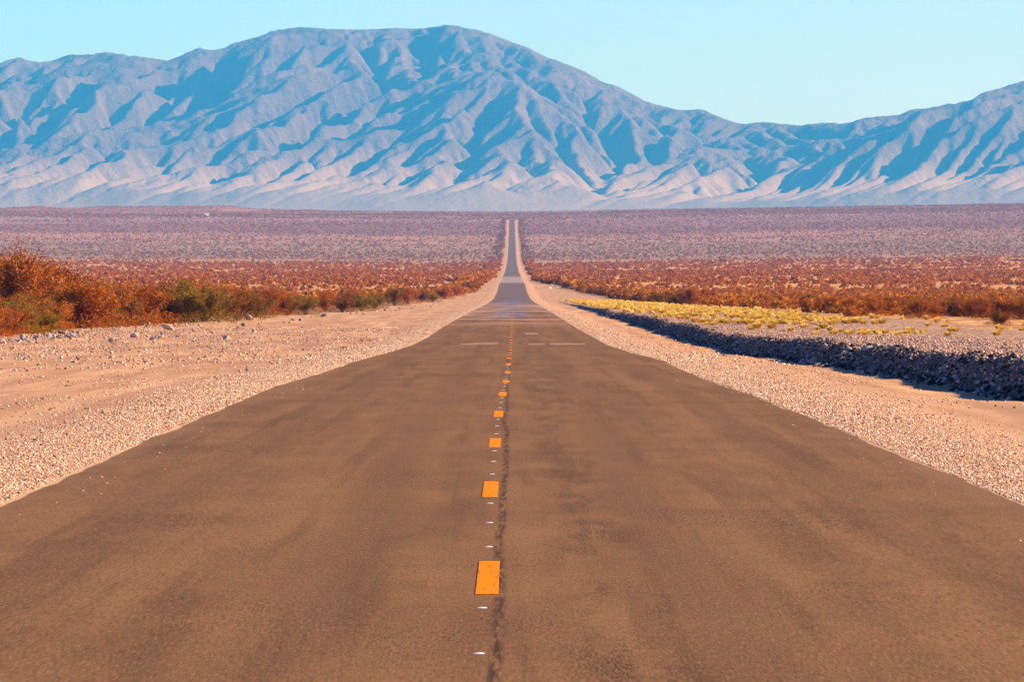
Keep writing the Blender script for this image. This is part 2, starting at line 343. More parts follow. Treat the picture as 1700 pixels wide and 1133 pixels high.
def bank_h(Y):
    return np.interp(Y, [0, 60, 72, 82, 240, 380, 560, 800, 1000], [0.15, 0.20, 0.44, 0.52, 0.45, 0.38, 0.26, 0.14, 0.0])
def bank_x(Y):
    Y = np.asarray(Y, float)
    return 7.95 + np.interp(Y, [0, 50, 66, 74, 79, 84, 2000], [7.5, 6.0, 4.0, 1.5, 0.3, 0.0, 0.0]) + 0.55 * vnoise(Y / 17.0, 3.3, 5) + 0.35 * vnoise(Y / 5.0, 1.3, 6)
def T(X, Y):
    X = np.asarray(X, float); Y = np.asarray(Y, float)
    z = prof(Y)
    aX = np.abs(X)
    z = z - 0.07 * (1 - sstep(3.2, 3.5, aX))                          # bed under the road
    z = z - 0.016 - 0.11 * sstep(4.1, 6.5, aX)
    near = 1 - sstep(900, 1600, Y)
    z = z + near * sstep(4.0, 8.0, aX) * (0.10 * fbm(X / 6.0, Y / 22.0, 11, 4) + 0.035 * fbm(X / 1.1, Y / 3.0, 12, 3))
    z = z - near * 0.035 * sum(np.exp(-((X + c_ + 0.9 * vnoise(Y / 45, c_, 7)) / 0.16) ** 2) for c_ in (8.2, 9.9, 12.6, 14.3)) * (X < 0)
    # left: low windrow of graded stones before the brush
    z = z + near * 0.16 * np.exp(-((X + 19.5 + 1.5 * vnoise(Y / 30, 0.5, 3)) / 1.6) ** 2) * (0.6 + vnoise(Y / 9.0, X / 4, 4))
    # right: cut bank and the stony flat above it
    bx = bank_x(Y); h = bank_h(Y)
    bx = bx + 0.22 * vnoise(Y / 1.1, X / 0.9, 21) + 0.10 * vnoise(Y / 0.45, X / 0.3, 22)
    wd_ = 0.62 + 0.45 * np.clip(vnoise(Y / 6.0, 8.3, 23) + 0.1, 0, 1) + 0.5 * np.clip(vnoise(Y / 24.0, 2.3, 24), 0, 1)
    prof_b = sstep(0, 1, (X - bx) / wd_)
    h = h * (1 + 0.45 * vnoise(Y / 21.0, 7.5, 27) + 0.30 * vnoise(Y / 8.0, 5.5, 25) + 0.22 * vnoise(Y / 2.2, 1.5, 26))
    hh = h * (1 - 0.45 * sstep(11, 30, X))
    z = z + prof_b * hh - 0.10 * np.exp(-((X - bx + 0.5) / 0.7) ** 2) * sstep(66, 80, Y) * (1 - sstep(400, 700, Y))
    z = z + sstep(8.3, 9.5, X) * near * 0.09 * fbm(X / 2.2, Y / 5.0, 31, 4)
    # far fan: tilt to both sides and soft swells
    fz = sstep(1500, 4500, Y)
    z = z + fz * (np.where(X > 0, 0.0165 * X, -0.006 * X))
    z = z + fz * sstep(30, 200, aX) * Y * 0.00022 * fbm(X / 260.0, Y / 380.0, 41, 3)
    # low mounds on the left skyline of the plain
    z = z + 9.0 * sstep(7000, 7600, Y) * (1 - sstep(8300, 9300, Y)) * sstep(-260, -420, X) * np.clip(0.35 + fbm(X / 120.0, Y / 700.0, 51, 4) * 1.5, 0, 1.3)
    return z

def ray_ground(px, py):
    """where the line of sight of a photo pixel meets the ground"""
    ys = np.exp(np.linspace(math.log(18), math.log(9000), 9000))
    xs = (px - 850.0) / FPX * ys
    zs = CAM_H - (py - YH) / FPX * ys
    d = T(xs, ys) - zs
    i = int(np.argmax(d > 0))
    return float(xs[i]), float(ys[i])

# ground sheet
ys = np.concatenate([np.linspace(-25, 14, 14), np.exp(np.linspace(math.log(15), math.log(9600), 1250)), np.exp(np.linspace(math.log(9900), math.log(33000), 40))])
xp = np.concatenate([np.arange(0, 3.4, 0.6), np.arange(3.4, 7.2, 0.2), np.arange(7.2, 9.2, 0.075), np.arange(9.2, 12, 0.25), np.exp(np.linspace(math.log(12.1), math.log(9500), 155))])
xn = np.concatenate([np.arange(0.6, 3.4, 0.6), np.arange(3.4, 8, 0.25), np.arange(8, 24, 0.4), np.exp(np.linspace(math.log(24.3), math.log(9500), 136))])
xs = np.concatenate([-xn[::-1], xp])
GX, GY = np.meshgrid(xs, ys)
V = np.stack([GX, GY, T(GX, GY)], -1).reshape(-1, 3)
g = link('ground', mesh_np('ground', V, grid_faces(len(ys), len(xs)), True, [M_GROUND]))
tag(g, 'sandy gravel desert floor rising to a shrub covered fan', None, None, 'structure')

# ------------------------------------------------------------------ road
EY = np.array([0, 36, 54, 74, 84, 92, 118, 194, 225, 281, 395, 700, 1200, 8000])
EL = np.array([-3.62, -3.66, -3.76, -3.80, -3.86, -3.78, -3.62, -3.70, -3.66, -3.85, -3.85, -3.66, -3.66, -3.66])
ER = np.array([3.66, 3.66, 3.64, 3.54, 3.46, 3.42, 3.48, 3.52, 3.52, 3.45, 3.5, 3.62, 3.66, 3.66])
def road_z(Y): return prof(Y)
ry = np.concatenate([np.linspace(-25, 14, 40), np.exp(np.linspace(math.log(14.3), math.log(6330), 1500))])
le = np.interp(ry, EY, EL) + 0.09 * fbm(ry / 3.0, 0.3, 61, 4) * (1 - sstep(200, 500, ry))
re_ = np.interp(ry, EY, ER) + 0.09 * fbm(ry / 3.0, 7.3, 62, 4) * (1 - sstep(200, 500, ry))
nc = 14; cols = []
u = np.linspace(0, 1, nc)
RX = le[:, None] + (re_ - le)[:, None] * u[None, :]
RZ = road_z(ry)[:, None] - 0.012 * (RX / 3.66) ** 2 + 0 * RX
V = np.stack([RX, np.repeat(ry[:, None], nc, 1), RZ], -1).reshape(-1, 3)
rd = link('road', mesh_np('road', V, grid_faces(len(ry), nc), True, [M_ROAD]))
tag(rd, 'long straight sun browned asphalt road running to the mountains', None, None, 'structure')

def surf_z(x, y): return float(prof(y)) - 0.012 * (x / 3.66) ** 2

def flat_sheet(name, x0, x1, y0, y1, m, h=0.004, rag=0.0, seed=0, ny=8, nx=5, top=True):
    """thin painted layer following the road"""
    r = np.random.RandomState(seed)
    V = []; 
    for j in range(ny + 1):
        y = y0 + (y1 - y0) * j / ny
        for i in range(nx + 1):
            x = x0 + (x1 - x0) * i / nx
            ex = rag * r.uniform(-1, 1) if i in (0, nx) else 0
            ey = rag * 3 * r.uniform(-1, 1) if j in (0, ny) else 0
            V.append((x + ex, y + ey, surf_z(x, y) + h))
    F = grid_faces(ny + 1, nx + 1)
    cx, cy = (x0 + x1) / 2, (y0 + y1) / 2; cz = surf_z(cx, cy)
    V = np.array(V) - np.array([cx, cy, cz])
    o = link(name, mesh_np(name, V, F, False, [m])); o.location = (cx, cy, cz)
    return o

ordn = ['first', 'second', 'third', 'fourth', 'fifth', 'sixth', 'seventh', 'eighth', 'ninth', 'tenth', 'eleventh', 'twelfth', 'thirteenth', 'fourteenth', 'fifteenth', 'sixteenth', 'seventeenth', 'eighteenth', 'nineteenth', 'twentieth']
def centre_x(y): return float(np.interp(y, [20, 27, 39, 51, 64, 75, 88, 105, 140, 250], [-.115, -.125, -.163, -.17, -.167, -.14, -.10, -.08, -.06, -.03]))
for k in range(30):
    y0 = 25.6 + 12.2 * k; cx = centre_x(y0 + 1.6)
    o = flat_sheet('lane_dash', cx - 0.058, cx + 0.058, y0, y0 + 3.15, M_YEL, 0.003, 0.0015, 100 + k, 24)
    if k < 20: lab = '%s yellow centre line dash counting up the road from the camera' % ordn[k]
    else: lab = 'tiny yellow centre line dash far along the road where dashes merge'
    tag(o, lab, 'road marking', 'yellow dashes of the centre line')
M_TAB = M_WHT
for k in range(-1, 7):
    for j, dy in enumerate((4.8, 8.0, 11.1)):
        y = 25.6 + 12.2 * k + dy
        if y < 20: continue
        cx = centre_x(y) - (0.0 if y > 30 else 0.02)
        # low raised tab: a bevelled lens, about 5 cm across
        n = 12; V = [(0, 0, 0.005)]
        for rr, hh in ((0.6, 0.004), (1.0, 0.0)):
            for q in range(n):
                a_ = 2 * math.pi * q / n
                V.append((0.026 * rr * math.cos(a_), 0.032 * rr * math.sin(a_), hh))
        F = [(0, 1 + q, 1 + (q + 1) % n) for q in range(n)]
        F += [(1 + q, 1 + n + q, 1 + n + (q + 1) % n) for q in range(n)] + [(1 + q, 1 + n + (q + 1) % n, 1 + (q + 1) % n) for q in range(n)]
        o = link('road_marker', mesh_np('road_marker', V, F, True, [M_TAB])); o.location = (cx, y, surf_z(cx, y) + 0.001)
        if k < 0: lab = 'small white raised marker nearest the camera, below the first yellow dash' if dy < 9 else 'small white raised marker just below the first yellow dash'
        else: lab = 'small white raised marker, %s of three between the %s and %s yellow dashes' % (('nearest', 'middle', 'farthest')[j], ordn[k], ordn[k + 1])
        tag(o, lab, 'road marker', 'white markers between the centre dashes')
for nm, x0, x1, y0, y1, m_, lab in (  # pale sheets added on the asphalt to imitate the mirage edge
        ('mirage_mark', -1.95, -0.55, 190.5, 193.5, M_MIRAGE, None), ('mirage_mark', -1.55, -0.5, 197, 199, M_MIRAGE, None),
        ('mirage_mark', 0.62, 1.25, 190, 193.5, M_MIRAGE, None), ('mirage_mark', 1.40, 2.75, 191, 194.5, M_MIRAGE, None),
        ('pavement_crack', -3.35, -2.05, 191, 192.6, M_CRACK, None), ('pavement_crack', 2.8, 3.45, 191.5, 193.2, M_CRACK, None),
        ('pavement_crack', 1.26, 1.39, 190, 193, M_CRACK, None), ('mirage_mark', 0.6, 1.2, 238, 243, M_MIRAGE, None)):
    o = flat_sheet(nm, x0, x1, y0, y1, m_, 0.004, 0.06, int(abs(x0) * 100), 6, 10)
    tag(o, None, None, None, 'structure')

# ------------------------------------------------------------------ mountains
SK = [(-500, 118), (-200, 112), (0, 104), (30, 94), (53, 102), (81, 102), (116, 90), (141, 91), (176, 86), (212, 91), (240, 95), (261, 97), (275, 101), (293, 95), (318, 84), (334, 78), (349, 84), (371, 80), (388, 71), (424, 62), (455, 50), (501, 44.5), (547, 48), (600, 49), (666, 46), (684, 48), (723, 44), (741, 40.5), (762, 43), (811, 54), (832, 63), (878, 79), (903, 92), (931, 102), (966, 116), (1002, 136), (1026, 143), (1062, 162), (1079, 170), (1129, 183), (1167, 181), (1181, 188), (1216, 202), (1238, 206), (1262, 202), (1287, 204), (1326, 208), (1372, 203), (1403, 205), (1432, 196), (1470, 192), (1492, 191), (1513, 181), (1537, 180), (1562, 175), (1608, 167), (1640, 150), (1664, 146), (1682, 138), (1700, 133.5), (1800, 108), (2000, 92), (2300, 120)]
SKX = np.array([s[0] for s in SK], float); SKY = np.array([s[1] for s in SK], float)

def resize(h, ny, nx):
    def up(a, n):
        m = a.shape[0]; x = np.linspace(0, m - 1, n); i = np.clip(np.floor(x).astype(int), 0, m - 2); f = (x - i)[:, None]
        im = np.clip(i - 1, 0, m - 1); i2 = np.clip(i + 2, 0, m - 1)
        p0, p1, p2, p3 = a[im], a[i], a[i + 1], a[i2]
        return p1 + 0.5 * f * (p2 - p0 + f * (2 * p0 - 5 * p1 + 4 * p2 - p3 + f * (3 * (p1 - p2) + p3 - p0)))
    return up(up(h, ny).T, nx).T

def erode(h, base, dx, iters, K, m, U, D, KM):
    """implicit stream-power erosion on a grid; front and back rows are outlets"""
    ny, nx = h.shape; n = ny * nx
    off = [(-1, -1), (-1, 0), (-1, 1), (0, -1), (0, 1), (1, -1), (1, 0), (1, 1)]
    idx = np.arange(n).reshape(ny, nx)
    for it in range(iters):
        P = np.pad(h, 1, constant_values=1e9); Pi = np.pad(idx, 1, constant_values=0)
        best = np.zeros_like(h); rc = idx.copy(); rl = np.full(h.shape, dx)
        for dy_, dx_ in off:
            nb = P[1 + dy_:1 + dy_ + ny, 1 + dx_:1 + dx_ + nx]; L = dx * math.hypot(dy_, dx_)
            s = (h - nb) / L; mk = s > best
            best = np.where(mk, s, best); rc = np.where(mk, Pi[1 + dy_:1 + dy_ + ny, 1 + dx_:1 + dx_ + nx], rc); rl = np.where(mk, L, rl)
        rc[0] = idx[0]; rc[-1] = idx[-1]
        order = np.argsort(h.ravel(), kind='stable').tolist()
        r = rc.ravel().tolist(); A = [dx * dx] * n
        for i in reversed(order):
            j = r[i]
            if j != i: A[j] += A[i]
        F = (K * KM.ravel() * np.power(np.array(A), m) / rl.ravel()).tolist()
        H = (h + U).ravel().tolist()
        for i in order:
            j = r[i]
            if j != i:
                f = F[i]; H[i] = (H[i] + f * H[j]) / (1 + f)
        h = np.array(H).reshape(ny, nx)
        h[0] = base[0]; h[-1] = base[-1]
        if D:
            q = np.pad(h, 1, mode='edge')
            h = h + D * (q[:-2, 1:-1] + q[2:, 1:-1] + q[1:-1, :-2] + q[1:-1, 2:] - 4 * h)
    return h

MX0, MX1, MY0, MY1 = -3300.0, 4000.0, 13400.0, 18600.0
SHEAR = 0.55                                    # spurs run down toward the left
def macro(U, Y):
    X = U + SHEAR * (Y - 16300)
    w = 300 * fbm(X / 1000.0, Y / 1000.0, 71, 3)
    Xw, Yw = X + w, Y + 300 * fbm(X / 900.0, Y / 900.0, 72, 3)
    def dome(cx, cy, rx, ry, H, rot=0.0, p=1.0):
        c, s = math.cos(rot), math.sin(rot); dx_, dy_ = Xw - cx, Yw - cy
        a = (dx_ * c + dy_ * s) / rx; b_ = (-dx_ * s + dy_ * c) / ry
        r = np.sqrt(a * a + b_ * b_); return H * np.clip(1 - r, 0, 1) ** p
    parts = [dome(-420, 16900, 2300, 2500, 1050, 0.0, 1.0),
             dome(-1900, 17600, 2000, 2400, 760, 0.2, 1.0),
             dome(900, 17200, 1900, 2200, 420, -0.1, 1.0),
             dome(2500, 16000, 2600, 1700, 820, 0.35, 1.0),
             dome(-1700, 15900, 1300, 1300, 420, 0.6, 1.0)]
    k = 70.0
    s = sum(np.exp(p / k) for p in parts) - (len(parts) - 1)
    h = k * np.log(s)
    fan = 150 * sstep(13400, 15700, Y) * (1 + 0.25 * fbm(X / 700.0, Y / 900.0, 70, 2))
    return 200 + fan + h
res = 26.0
nx, ny = int((MX1 - MX0) / res), int((MY1 - MY0) / res)
gx = np.linspace(MX0, MX1, nx); gy = np.linspace(MY0, MY1, ny); AX, AY = np.meshgrid(gx, gy)
h0 = macro(AX, AY)
up = np.clip((h0 - 365) / 600, 0, 1.4)
h = h0 * 1.0 + (75 * fbm(AX / 380.0, AY / 380.0, 73, 5) + 170 * fbm(AX / 1100.0 + 3.1, AY / 1100.0, 79, 2)) * np.clip(up * 3, 0, 1)
base = h0.copy(); base[:] = 200.0
h = erode(h, base, res, 24, 0.055, 0.5, up * 4.0, 0.010, 0.02 + 0.98 * np.clip(up * 6, 0, 1))
nx2, ny2 = nx * 2, ny * 2
gx = np.linspace(MX0, MX1, nx2); gy = np.linspace(MY0, MY1, ny2); AX, AY = np.meshgrid(gx, gy)
h = resize(h, ny2, nx2); up2 = resize(up, ny2, nx2)
h = h + 46 * fbm(AX / 120.0, AY / 120.0, 74, 5) * np.clip(up2 * 3, 0, 1)
h = erode(h, np.full_like(h, 200.0), res / 2, 15, 0.060, 0.5, up2 * 3.0, 0.008, 0.02 + 0.98 * np.clip(up2 * 6, 0, 1))
nx3, ny3 = int(nx2 * 1.7), int(ny2 * 1.5)
gx = np.linspace(MX0, MX1, nx3); gy = np.linspace(MY0, MY1, ny3); AX, AY = np.meshgrid(gx, gy)
h = resize(h, ny3, nx3); up3 = np.clip(resize(up, ny3, nx3), 0, 1.4)
h = h + 20 * fbm(AX / 55.0, AY / 60.0, 75, 4) * np.clip(up3 * 4, 0, 1)
h = erode(h, np.full_like(h, 200.0), 8.0, 6, 0.06, 0.5, up3 * 2.0, 0.006, 0.02 + 0.98 * np.clip(up3 * 6, 0, 1))
rid = 1 - 2 * np.abs(fbm(AX / 70.0, AY / 110.0, 76, 4))
h = h + 4.0 * (rid - 0.6) * np.clip(up3 * 4, 0, 1)
# bring the crest to its real height, column by column
for it in range(4):
    px = 850 + FPX * (AX + SHEAR * (AY - 16300)) / AY
    ang = (h - CAM_H) / AY
    bins = np.clip(((px + 600) / 6).astype(int), 0, 500)
    mxa = np.full(501, -1.0); np.maximum.at(mxa, bins.ravel(), ang.ravel())
    bc = np.arange(501) * 6 - 597.0; ok = mxa > 0
    mxa = np.interp(bc, bc[ok], mxa[ok])
    tgt = (YH - np.interp(bc, SKX, SKY)) / FPX
    z0 = 200.0 / 16000
    ratio = (tgt - z0) / np.maximum(mxa - z0, 0.004)
    ratio = np.clip(ratio, 0.4, 2.5)
    kk = 4 if it < 2 else 1
    ker = np.exp(-0.5 * (np.arange(-3 * kk, 3 * kk + 1) / kk) ** 2); ker /= ker.sum()
    ratio = np.convolve(np.pad(ratio, 3 * kk, mode='edge'), ker, mode='valid')
    h = 200 + (h - 200) * np.interp(px, bc, ratio)
print('mountain max', h.max())
GROW = 1.6                                       # the range stands 21 to 30 km away
V = np.stack([(AX + SHEAR * (AY - 16300)) * GROW, AY * GROW, CAM_H + (h - CAM_H) * GROW], -1).reshape(-1, 3)
mo = link('mountains', mesh_np('mountains', V, grid_faces(ny3, nx3), True, [M_MTN]))
tag(mo, 'bare eroded desert mountains blue with haze', None, None, 'structure')

# ------------------------------------------------------------------ plants: one of each kind
def quads_from(C, Rr, rng, size, aspect=1.6, up=0.0):
    """random leaf quads centred on C"""
    n = len(C); d = rng.normal(size=(n, 3)); d[:, 2] += up; d /= np.linalg.norm(d, axis=1, keepdims=True)
    e = rng.normal(size=(n, 3)); e -= (e * d).sum(1, keepdims=True) * d; e /= np.linalg.norm(e, axis=1, keepdims=True)
    s = (size * rng.uniform(0.6, 1.4, n))[:, None]
    a = d * s * aspect * 0.5; b_ = e * s * 0.5
    return np.stack([C - a - b_ * 0.5, C - a * 0.1 + b_, C + a + b_ * 0.3, C + a * 0.1 - b_], 1).reshape(-1, 3), np.arange(4 * n).reshape(-1, 4)

def tubes(paths, r0, r1, k=3):
    V = []; F = []
    for P in paths:
        P = np.array(P); n = len(P); b0 = len(V)
        for i in range(n):
            t_ = P[min(i + 1, n - 1)] - P[max(i - 1, 0)]; t_ = t_ / (np.linalg.norm(t_) + 1e-9)
            u_ = np.cross(t_, (0.3, 0.9, 0.2)); u_ /= np.linalg.norm(u_); w_ = np.cross(t_, u_)
            r = r0 + (r1 - r0) * i / (n - 1)
            for q in range(k):
                a_ = 2 * math.pi * q / k; V.append(P[i] + r * (math.cos(a_) * u_ + math.sin(a_) * w_))
        for i in range(n - 1):
            for q in range(k):
                F.append((b0 + i * k + q, b0 + i * k + (q + 1) % k, b0 + (i + 1) * k + (q + 1) % k, b0 + (i + 1) * k + q))
    return np.array(V), np.array(F)

def bush_meshes(name, seed, fmat, H=1.0, Wd=1.2, nst=26, nleaf=2600, leaf=0.045, droop=0.0, upr=1.0):
    """unit-ish creosote-like shrub: stems fanning from the base, leaf clusters along their upper parts"""
    rng = np.random.RandomState(seed); paths = []; C = []; tone = []
    for s in range(nst):
        az = rng.uniform(0, 2 * math.pi); lean = rng.uniform(0.05, 1.0) ** 0.8
        L = H * rng.uniform(0.72, 1.08) * (1 - 0.28 * lean)
        rad = Wd * 0.5 * lean * rng.uniform(0.8, 1.15)
        P = []; wob = rng.uniform(-0.08, 0.08, 2)
        for i in range(6):
            f = i / 5; rr = rad * (f ** 1.15); zz = L * (f ** (0.92)) * (1 - droop * f * lean)
            P.append((math.cos(az) * rr + wob[0] * math.sin(f * 5) * H, math.sin(az) * rr + wob[1] * math.sin(f * 4) * H, zz))
        paths.append(P)
        # side twigs
        tw = []
        for q in range(5):
            f = rng.uniform(0.3, 0.95); i = int(f * 5); p = np.array(P[i]) * (1 - (f * 5 - i)) + np.array(P[min(i + 1, 5)]) * (f * 5 - i)
            d = rng.normal(size=3); d[2] = abs(d[2]) * upr + 0.3; d /= np.linalg.norm(d); e = p + d * H * rng.uniform(0.14, 0.30)
            paths.append([p, (p + e) / 2 + rng.normal(size=3) * 0.01, e]); tw.append((p, e))
        nl = nleaf // nst; st = rng.uniform(0, 1)
        ends = [(np.array(P[3]), np.array(P[5]))] + tw
        for q in range(nl):
            a_, e_ = ends[rng.randint(len(ends))]; f = rng.uniform(0.15, 1.1)
            C.append(a_ + (e_ - a_) * f + rng.normal(size=3) * 0.045 * H)
            tone.append(np.clip(0.55 * st + 0.45 * rng.uniform(0, 1), 0, 1))
    # skirt of dry growth near the base
    for q in range(nleaf // 5):
        a_ = rng.uniform(0, 2 * math.pi); r = Wd * 0.5 * math.sqrt(rng.uniform(0, 1)); C.append(np.array((math.cos(a_) * r, math.sin(a_) * r, H * rng.uniform(0.02, 0.38) * (1.15 - r / Wd))))
        tone.append(rng.uniform(0.1, 0.7))
    C = np.array(C); C[:, 2] = np.maximum(C[:, 2], 0.02)
    V, F = quads_from(C, 1, rng, leaf)
    fol = mesh_np(name + '_foliage', V, F, False, [fmat], {'tone': ('FACE', tone)})
    V, F = tubes(paths, 0.013 * H, 0.004 * H)
    return fol, mesh_np(name + '_stems', V, F, True, [M_STEM])

PROTO = {}
def proto(kind, *a, **k):
    PROTO[kind] = bush_meshes(kind, *a, **k)
for i in range(4): proto('rust%d' % i, 10 + i, M_RUST, 1.0, 1.5, 26, 8000, 0.022)
for i in range(3): proto('green%d' % i, 20 + i, M_GREEN, 1.0, 1.6, 28, 9000, 0.022)
for i in range(3): proto('dark%d' % i, 30 + i, M_DARKB, 1.0, 1.5, 24, 7500, 0.022)
for i in range(2): proto('tall%d' % i, 40 + i, M_RUST, 1.0, 0.95, 34, 9500, 0.018, upr=1.6)

def bush_empty(name, x, y): 
    o = bpy.data.objects.new(name, None); COL.objects.link(o); o.empty_display_size = 0.2
    o.location = (x, y, float(T(x, y)) - 0.03); return o
rng = np.random.RandomState(5)
SRC = {}
def place_bush(kind, x, y, s, label, group, wide=1.0, name='shrub', cat='shrub'):
    fm, sm = PROTO[kind]
    r = bush_empty(name, x, y)
    if kind not in SRC:
        f = link('foliage', fm, r); st = link('stems', sm, r); SRC[kind] = (f, st)
    else:
        for src in SRC[kind]:
            c_ = src.copy(); COL.objects.link(c_); c_.parent = r
    r.rotation_euler = (0, 0, rng.uniform(0, 6.28)); r.scale = (s * wide, s * wide, s)
    return tag(r, label, cat, group)

GL = 'shrubs in the brush line left of the road'; GR = 'shrubs in the rust coloured row right of the road'
def px_bush(kind, px, pb, top, label=None, group=GL, wide=1.0):
    x, y = ray_ground(px, pb); s = (pb - top) * y / FPX
    return place_bush(kind, x, y, s, label or 'rust brown creosote shrub among its like in the roadside brush line', group, wide)
# the brush line on the left, front plants read off the photograph
L = [('tall0', 12, 541, 428, 'tall rusty shrub cut by the left edge of the picture', 1.0), ('rust0', -40, 543, 440, None, 1),
     ('tall1', 42, 545, 419, 'tallest shrub, yellow topped, near the left edge of the picture', 1.1), ('rust1', 78, 541, 428, 'tall bushy rust shrub right beside the tallest shrub', 1.0),
     ('rust2', 118, 530, 458, 'rust shrub behind the pile of grey stones', 1.2), ('dark0', 104, 533, 500, 'small near black shrub in the gap above the grey stone pile', 1.1),
     ('rust3', 150, 545, 462, None, 1.3), ('dark1', 196, 541, 478, 'dark shrub between rust shrubs, with a bare twig at its foot', 1.2), ('rust0', 175, 538, 468, None, 1.3),
     ('rust1', 232, 540, 464, None, 1.3), ('green0', 290, 537, 468, 'wide olive green shrub behind the squared pale block of rock', 1.45), ('green1', 340, 535, 474, 'yellow green shrub touching the wide olive one on its right', 1.25),
     ('dark2', 268, 536, 492, 'low black green shrub at the left foot of the wide olive shrub', 1.2), ('rust2', 312, 531, 462, None, 1.2), ('dark0', 392, 532, 480, 'dark shrub just right of the yellow green shrubs', 1.3), ('rust3', 376, 528, 468, None, 1.2),
     ('green2', 425, 528, 488, 'olive shrub left of the blue grey rock', 1.2), ('rust0', 440, 524, 478, None, 1.3), ('dark1', 478, 524, 494, 'dark green rounded shrub on the stony rise', 1.3), ('green0', 508, 523, 492, 'dark olive shrub with deep shade under it, right of the rounded one', 1.4),
     ('rust1', 462, 518, 480, None, 1.3), ('rust2', 540, 518, 486, None, 1.3), ('dark2', 568, 519, 492, 'dark brown shrub at the front of the line', 1.3), ('green1', 600, 517, 489, 'mid green shrub at the front edge of the brush', 1.3), ('green2', 622, 513, 488, None, 1.3),
     ('rust3', 585, 512, 482, None, 1.3), ('dark0', 655, 508, 478, None, 1.2), ('rust0', 676, 505, 477, None, 1.2), ('dark1', 700, 502, 482, None, 1.3), ('green0', 718, 502, 485, 'last dark green shrub before the brush line narrows to the road', 1.2), ('rust1', 738, 497, 476, None, 1.2),
     ('rust2', 758, 492, 474, None, 1.2), ('dark2', 775, 487, 468, None, 1.2)]
for k, px, pb, tp, lab, w in L: 
    if lab is None and k.startswith('green'): lab = 'olive shrub at the front of the brush line beside its mid green neighbour'
    if lab is None and k.startswith('dark'): lab = 'dark brown shrub where the brush line closes in on the road'
    px_bush(k, px, pb, tp, lab, GL, w)
# the row on the right, from where it starts to the frame's edge
Rr = [(1236, 501, 488), (1262, 503, 489), (1290, 506, 489), (1312, 506, 487), (1345, 508, 488), (1372, 510, 490), (1400, 512, 492), (1424, 513, 490), (1452, 516, 492), (1478, 517, 490), (1505, 521, 494), (1532, 521, 492), (1560, 524, 494), (1588, 526, 493), (1612, 526, 494), (1640, 527, 493), (1668, 528, 495), (1696, 530, 494), (1722, 531, 492)]
for i, (px, pb, tp) in enumerate(Rr):
    k = ('rust0', 'dark0', 'rust1', 'rust2', 'dark1', 'rust3', 'dark2')[i % 7]
    lab = {0: 'first shrub of the right hand row, where the row begins beyond the yellow grass', 13: 'dark rooted shrub above the last clumps of yellow grass, near the right edge'}.get(i)
    lab = lab or ('dark brown low shrub in the front of the right hand row' if k[:4] == 'dark' else 'rust orange low shrub in the front of the right hand row')
    px_bush(k, px, pb, tp, lab, GR, 1.45)
# scattered shrubs, nearest and largest as individuals, the rest as one mass
def scatter_scrub():
    r = np.random.RandomState(77)
    X = []; Y = []; S = []
    def zone(n, y0, y1, keep, smin, smax, wmul=0.112):
        y = np.sqrt(r.uniform(y0 * y0, y1 * y1, n)); x = r.uniform(-1, 1, n) * y * wmul
        s = r.uniform(smin, smax, n); k = keep(x, y); X.append(x[k]); Y.append(y[k]); S.append(s[k])
    lim_l = lambda y: 23.5 + 1.5 * vnoise(y / 15.0, 0.1, 81) - 15.3 * sstep(650, 1400, y) + 2.2 * sstep(900, 1500, y) * vnoise(y / 90.0, 0.7, 84)
    lim_r = lambda y: np.where(y < 1000, 27.0 - 0.006 * y, 21 - 12.4 * sstep(1000, 1700, y) + 2.2 * sstep(1000, 1500, y) * vnoise(y / 80.0, 9.7, 88)) + 1.5 * vnoise(y / 15.0, 4.1, 82)
    field = lambda x, y: ((x < -lim_l(y)) | (x > lim_r(y)))
    clump = lambda x, y: field(x, y) & (fbm(x / 22.0, y / 60.0, 83, 3) > -0.22)
    zone(1500, 215, 620, clump, 0.8, 1.5)
    zone(4200, 620, 1300, clump, 0.8, 1.6)
    zone(19000, 1300, 3500, clump, 0.7, 1.5)
    zone(70000, 3500, 7900, lambda x, y: ((field(x, y) | (y > 6260)) & (vnoise(x / 900.0, y / 130.0, 85) + vnoise(x / 700.0, y / 420.0, 86) + 0.9 * fbm(x / 40.0, y / 160.0, 87, 2) > -0.40 + 0.8 * (r.uniform(size=len(x)) - 0.5))), 0.6, 1.3)
    # denser growth fed by run-off along the verge
    y = np.exp(r.uniform(math.log(700), math.log(6300), 3200)); sd = r.choice([-1, 1], 3200)
    lim = np.where(sd < 0, lim_l(y), lim_r(y)); x = sd * (lim + np.abs(r.normal(0, 2.6, 3200)) + 0.5)
    X.append(x); Y.append(y); S.append(r.uniform(1.2, 2.3, 3200))
    y = np.exp(r.uniform(math.log(235), math.log(800), 260)); x = -(lim_l(y) + np.abs(r.normal(0, 2.0, 260)) + 0.8)
    X.append(x); Y.append(y); S.append(r.uniform(1.0, 2.0, 260))
    return np.concatenate(X), np.concatenate(Y), np.concatenate(S)
SX, SY, SS = scatter_scrub()
score = SS / SY
order = np.argsort(-score); n_ind = 300 - len(L) - len(Rr)
for i in order[:n_ind]:
    k = ('rust', 'dark', 'rust', 'dark', 'green')[rng.randint(5)]; k += str(rng.randint(3))
    left = SX[i] < 0
    col = {'rust': 'rust orange', 'dark': 'dark brown', 'gree': 'olive brown'}[k[:4]]
    place_bush(k, float(SX[i]), float(SY[i]), float(SS[i]), '%s desert shrub in the crowded %s' % (col, 'field left of the road' if left else 'field right of the road'), 'scattered shrubs in the left field' if left else 'scattered shrubs in the right field', 1.1)
rest = order[n_ind:]

